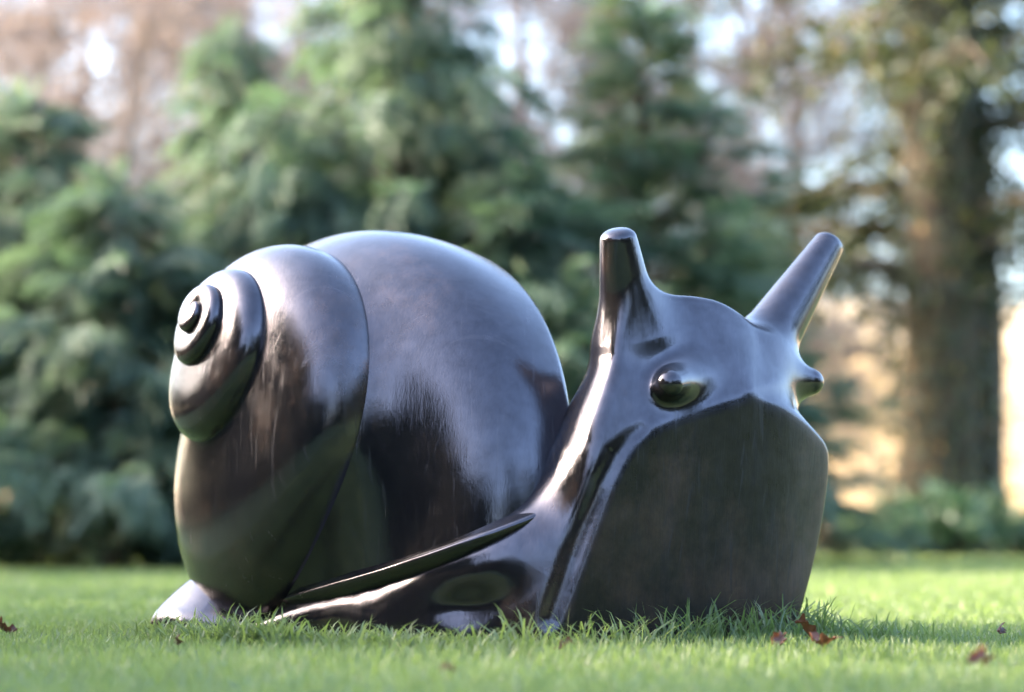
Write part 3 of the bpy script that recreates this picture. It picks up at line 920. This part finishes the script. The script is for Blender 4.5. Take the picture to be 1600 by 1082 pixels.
def field():
    g = np.random.default_rng(61)
    xs, ys = np.linspace(-60, 60, 80), np.linspace(26, 75, 50)
    X, Y = np.meshgrid(xs, ys, indexing='ij')
    V = np.stack([X, Y, field_z(X, Y) - .12 * (Y < 26.5)], -1).reshape(-1, 3)
    i, j = np.meshgrid(np.arange(79), np.arange(49), indexing='ij'); a = (i * 50 + j).ravel()
    t = NT('stubble')
    co = t.n('TexCoord').outputs['Object']
    t.l(t.ramp(t.noise(co, .8, 8, .7), [(.3, (.46, .34, .20)), (.7, (.66, .52, .33))]), t.bsdf.inputs['Base Color'])
    t.bsdf.inputs['Roughness'].default_value = 1.0
    tag(mesh_obj('field', V, np.stack([a, a + 50, a + 51, a + 1], 1), t.m), kind='structure')
    n = 24000
    X = g.uniform(-10, 16, n); Y = 25 + 16 * g.uniform(0, 1, n) ** 1.5
    z0 = np.where(Y > 26, field_z(X, Y), 0) - .05
    h = (.75 + .25 * np.sin(X * 1.3) + .15 * np.sin(X * 3.1 + 1)) * g.uniform(.6, 1.15, n)
    a = g.uniform(0, 6.28, n); w = g.uniform(.008, .018, n); ln = g.normal(size=(n, 2)) * .18 * h[:, None]
    dx, dy = np.cos(a) * w, np.sin(a) * w
    V = np.stack([np.stack([X - dx, Y - dy, z0], 1), np.stack([X + dx, Y + dy, z0], 1),
                  np.stack([X - dx + ln[:, 0] * .4, Y - dy + ln[:, 1] * .4, z0 + h * .6], 1), np.stack([X + dx + ln[:, 0] * .4, Y + dy + ln[:, 1] * .4, z0 + h * .6], 1),
                  np.stack([X + ln[:, 0], Y + ln[:, 1], z0 + h], 1)], 1).reshape(-1, 3)
    F = (np.array([(0, 1, 3), (0, 3, 2), (2, 3, 4)])[None] + (np.arange(n) * 5)[:, None, None]).reshape(-1, 3)
    o = mesh_obj('dry_grass', V, F, STRAW, None, False, np.repeat(np.clip(.5 + .25 * g.normal(size=n), 0, 1), 5))
    tag(o, 'pale straw-coloured dry grass on the sunlit field beyond the trees', 'dry grass', kind='stuff')
field()

# ------------------------------------------------------------------ the garden behind the viewer, mirrored in the bronze
YEW = mat_leaf('yew_spray', [(0, (.010, .020, .012)), (.6, (.022, .036, .018)), (1, (.05, .06, .025))], .6, .15, (.06, .1, .03))
GM = 'dark yews standing behind the viewer'
y1 = conifer('yew_tree', (-4.4, -10.6, 0), 'dark yew standing behind the viewer and mirrored in the bronze', 4.6, 1.7, 120, 81, GM, mat=YEW, droop=.3, big=1.9, dens=.8)
y2 = conifer('yew_tree', (3.4, -11.5, 0), 'dark yew standing behind the viewer and mirrored in the bronze', 6.4, 1.6, 150, 82, GM, mat=YEW, droop=.3, big=2.0, dens=.8)
for y_ in (y1, y2): y_['category'] = 'yew'
for src, x, y, sc, rz in [(y1, -7.2, -9.4, .95, .4), (y2, -2.2, -12.6, .72, 1.2), (y1, 5.6, -10.0, .9, 4.0), (y2, 7.4, -8.0, .75, 5.0), (y1, 8.6, -5.4, .95, 1.0), (y2, 9.2, -2.8, .75, 2.0), (y1, 9.8, -.2, .9, 3.3), (y2, 1.0, -16.0, .8, .6),
                          (y2, -5.8, -13.0, .95, .9), (y2, 8.0, -13.0, 1.0, 2.9), (y1, -10.5, -11.0, 1.25, 1.5), (y1, -8.8, -14.5, 1.3, 2.5), (y1, -3.6, -15.5, 1.2, 3.5), (y1, 5.6, -15.5, 1.25, 4.5), (y1, 10.8, -10.0, 1.25, 5.5), (y1, 12.0, -5.5, 1.3, .5)]:
    copy_thing(src, (x, y, 0), 'dark yew standing behind the viewer and mirrored in the bronze', GM, sc, rz)
GS = 'dark yews on the sunny side of the lawn'
for src, x, y, sc, rz in [(y2, -7.6, -.75, .95, .3), (y2, -7.7, -2.5, 1.0, 2.0), (y2, -7.6, -4.3, 1.0, 1.1), (y2, -8.0, -6.4, 1.05, 3.7), (y1, -10.0, 1.9, .98, 5.0), (y1, -10.6, 3.1, 1.06, 2.2), (y1, -11.5, 5.6, 1.05, 1.2), (y1, -9.4, 4.3, .9, .4), (y1, -8.2, 7.0, .9, 2.4), (y1, -6.2, 8.6, .65, 4.0)]:
    copy_thing(src, (x, y, 0), 'dark yew at the sunny side of the lawn casting dappled shade', GS, sc, rz)
copy_thing(b1, (-4.3, .95, 0), 'young brown tree to the sunny side whose twigs dapple the sculpture', None, .44, 1.0)


# ------------------------------------------------------------------ lawn
def blades(X, Y, h, w, lean, tint, g, Z=None):
    """curved tapering grass blades, seven vertices each"""
    n = len(X); a = g.uniform(0, 6.28, n); b = g.uniform(0, 6.28, n)
    dx, dy = np.cos(a) * w, np.sin(a) * w
    lx, ly = np.cos(b) * lean * h, np.sin(b) * lean * h
    z0 = np.zeros(n) - .004 if Z is None else Z
    rows = []
    for t, ww in ((0, .8), (.45, 1.0), (.78, .62)):
        cx, cy = X + lx * t ** 1.8, Y + ly * t ** 1.8; cz = z0 + h * (t - .18 * lean * t * t)
        rows += [np.stack([cx - dx * ww, cy - dy * ww, cz], 1), np.stack([cx + dx * ww, cy + dy * ww, cz], 1)]
    rows.append(np.stack([X + lx, Y + ly, z0 + h * (1 - .30 * lean)], 1))
    V = np.stack(rows, 1).reshape(-1, 3)
    F = (np.array([(0, 1, 3), (0, 3, 2), (2, 3, 5), (2, 5, 4), (4, 5, 6)])[None] + (np.arange(n) * 7)[:, None, None]).reshape(-1, 3)
    return V, F, np.repeat(np.clip(tint, 0, 1), 7)


def lawn():
    g = np.random.default_rng(71)
    M = Mesh()
    for y0, y1, dens, hh, ww, pad in ((-2.4, -.9, 5600, .028, .0014, .25), (-.9, 1.2, 7600, .027, .0013, .3), (1.2, 4.5, 2300, .031, .0024, .5), (4.5, 9.0, 900, .036, .0040, 1.0), (9.0, 15.0, 340, .045, .0066, 1.6)):
        xm = .2125 * (y1 + CAM_D) * 1.02 + pad
        n = int(2 * xm * (y1 - y0) * dens)
        X = g.uniform(-xm, xm, n); Y = g.uniform(y0, y1, n)
        keep = np.abs(X) < .2125 * (Y + CAM_D) + pad
        X, Y = X[keep], Y[keep]; n = len(X)
        patch = np.sin(X * 3.1 + 1.3 * np.sin(Y * 2.2)) * np.sin(Y * 2.7 + np.cos(X * 1.7)) + .5 * np.sin(X * 9 + Y * 7)
        h = hh * g.uniform(.45, 1.25, n) * (1 + .18 * patch)
        tint = .45 + .10 * patch + g.normal(size=n) * .16
        dead = g.random(n) < .02; tint[dead] = 1.0
        M.add(*blades(X, Y, h, ww * g.uniform(.7, 1.3, n), g.uniform(.1, .8, n), tint, g))
    o = M.obj('grass', GRASS, None, True)
    tag(o, 'short bright green mown lawn grass around the sculpture', 'grass', kind='stuff')
    # longer blades the mower missed, along the foot of the sculpture
    M = Mesh()
    def edge(pts, n, hmin, hmax, spread):
        P = np.array([ground_px(u, v) for u, v in pts]); t = np.linspace(0, 1, len(P)); s = g.uniform(0, 1, n)
        X = np.interp(s, t, P[:, 0]) + g.normal(size=n) * spread; Y = np.interp(s, t, P[:, 1]) + g.normal(size=n) * spread * 1.2
        M.add(*blades(X, Y, g.uniform(hmin, hmax, n) * g.uniform(.6, 1, n), .0019 * g.uniform(.7, 1.4, n), g.uniform(.2, 1.2, n), .42 + g.normal(size=n) * .2, g))
    edge([(240, 1000), (330, 1008), (450, 1012)], 700, .03, .075, .03)
    edge([(340, 1010), (440, 1016)], 260, .05, .10, .016)
    edge([(450, 1012), (600, 1018), (800, 1022)], 520, .025, .075, .025)
    edge([(780, 1022), (900, 1016), (1000, 1010), (1100, 1005)], 300, .03, .10, .025)
    edge([(1080, 1006), (1200, 1000), (1300, 998)], 420, .035, .12, .032)
    edge([(1230, 998), (1330, 1000), (1420, 1002)], 260, .03, .07, .035)
    o = M.obj('grass', GRASS, None, True)
    tag(o, 'longer unmown grass blades along the foot of the sculpture', 'grass', kind='stuff')


def ground_px(u, v):
    o, d = ray(u, v)
    t = -o[2] / d[2]
    return o + d * t
lawn()


# ------------------------------------------------------------------ fallen leaves
def fallen_leaf(px, size, rz, tilt, curl, label, seed, lift=.012, tone=.5):
    g = np.random.default_rng(seed)
    ns, nw = 16, 7
    s = np.linspace(0, 1, ns)
    width = .30 * np.sin(np.pi * np.clip(s, .02, .98)) ** .7 * (1 + .38 * np.sin(s * 22 + g.uniform(0, 6)))
    c = np.linspace(-1, 1, nw)
    S, Cc = np.meshgrid(s, c, indexing='ij')
    Wd = width[:, None] * Cc
    x = S - .5; y = Wd * np.cos(curl * np.abs(Cc)); z = np.abs(Wd) * np.sin(curl * np.abs(Cc)) + .16 * np.sin(S * 5 + seed) + .05 * np.sin(S * 13 + Cc * 4)
    V = np.stack([x, y, z], -1).reshape(-1, 3) * size
    k = nw
    i, j = np.meshgrid(np.arange(ns - 1), np.arange(nw - 1), indexing='ij'); a = (i * k + j).ravel()
    F = np.stack([a, a + 1, a + k + 1, a + k], 1)
    p = ground_px(*px)
    root = empty('fallen_leaf', (p[0], p[1], lift), label, 'leaf', 'fallen leaves on the lawn')
    root.rotation_euler = (tilt, g.uniform(-.3, .3), rz)
    mesh_obj('blade', V, F, FALLEN, root, True, np.clip(tone + .18 * g.normal(size=len(V)), 0, 1))
    st = np.stack([np.linspace(-.78, -.48, 5), .03 * np.sin(np.linspace(0, 3, 5)), .16 * math.sin(seed) + np.linspace(.05, 0, 5)], 1) * size
    Vt, Ft = tube(st, np.full(5, .013 * size), 5)
    mesh_obj('stalk', Vt, Ft, FALLEN, root, True, np.full(len(Vt), .2))
fallen_leaf((1262, 1010), .062, .5, .5, .9, 'curled reddish brown leaf standing up in the longer grass beside the sole', 1, .026)
fallen_leaf((1284, 1020), .06, 2.2, .2, .6, 'flat reddish brown leaf lying just in front of the curled leaf', 2, .02, .6)
fallen_leaf((1215, 1020), .045, 1.2, .4, .8, 'small dark brown leaf in longer grass under the sole, short of the curled leaf', 3, .018, .3)
fallen_leaf((882, 1024), .035, .3, .3, .8, 'tiny brown leaf at the lower corner where neck rim meets grass', 4, .014, .4)
fallen_leaf((1530, 1062), .05, 1.0, .7, .8, 'blurred rusty leaf alone on open lawn far from the sculpture', 5, .025, .5)
fallen_leaf((700, 1066), .024, .2, .4, .7, 'tiny blurred brown leaf on open lawn in front of the foot', 6, .016, .6)
fallen_leaf((275, 1020), .032, 1.4, 1.1, .9, 'small dark leaf on edge in the grass beside the tail', 7, .018, .05)
fallen_leaf((8, 1000), .05, .8, .5, .8, 'dark brown leaf on the lawn well beyond the tail tip', 8, .022, .1)
fallen_leaf((1562, 1004), .036, 1.6, 1.2, .9, 'dark leaf on edge in the lawn between the sole and the shrubs', 10, .022, .0)
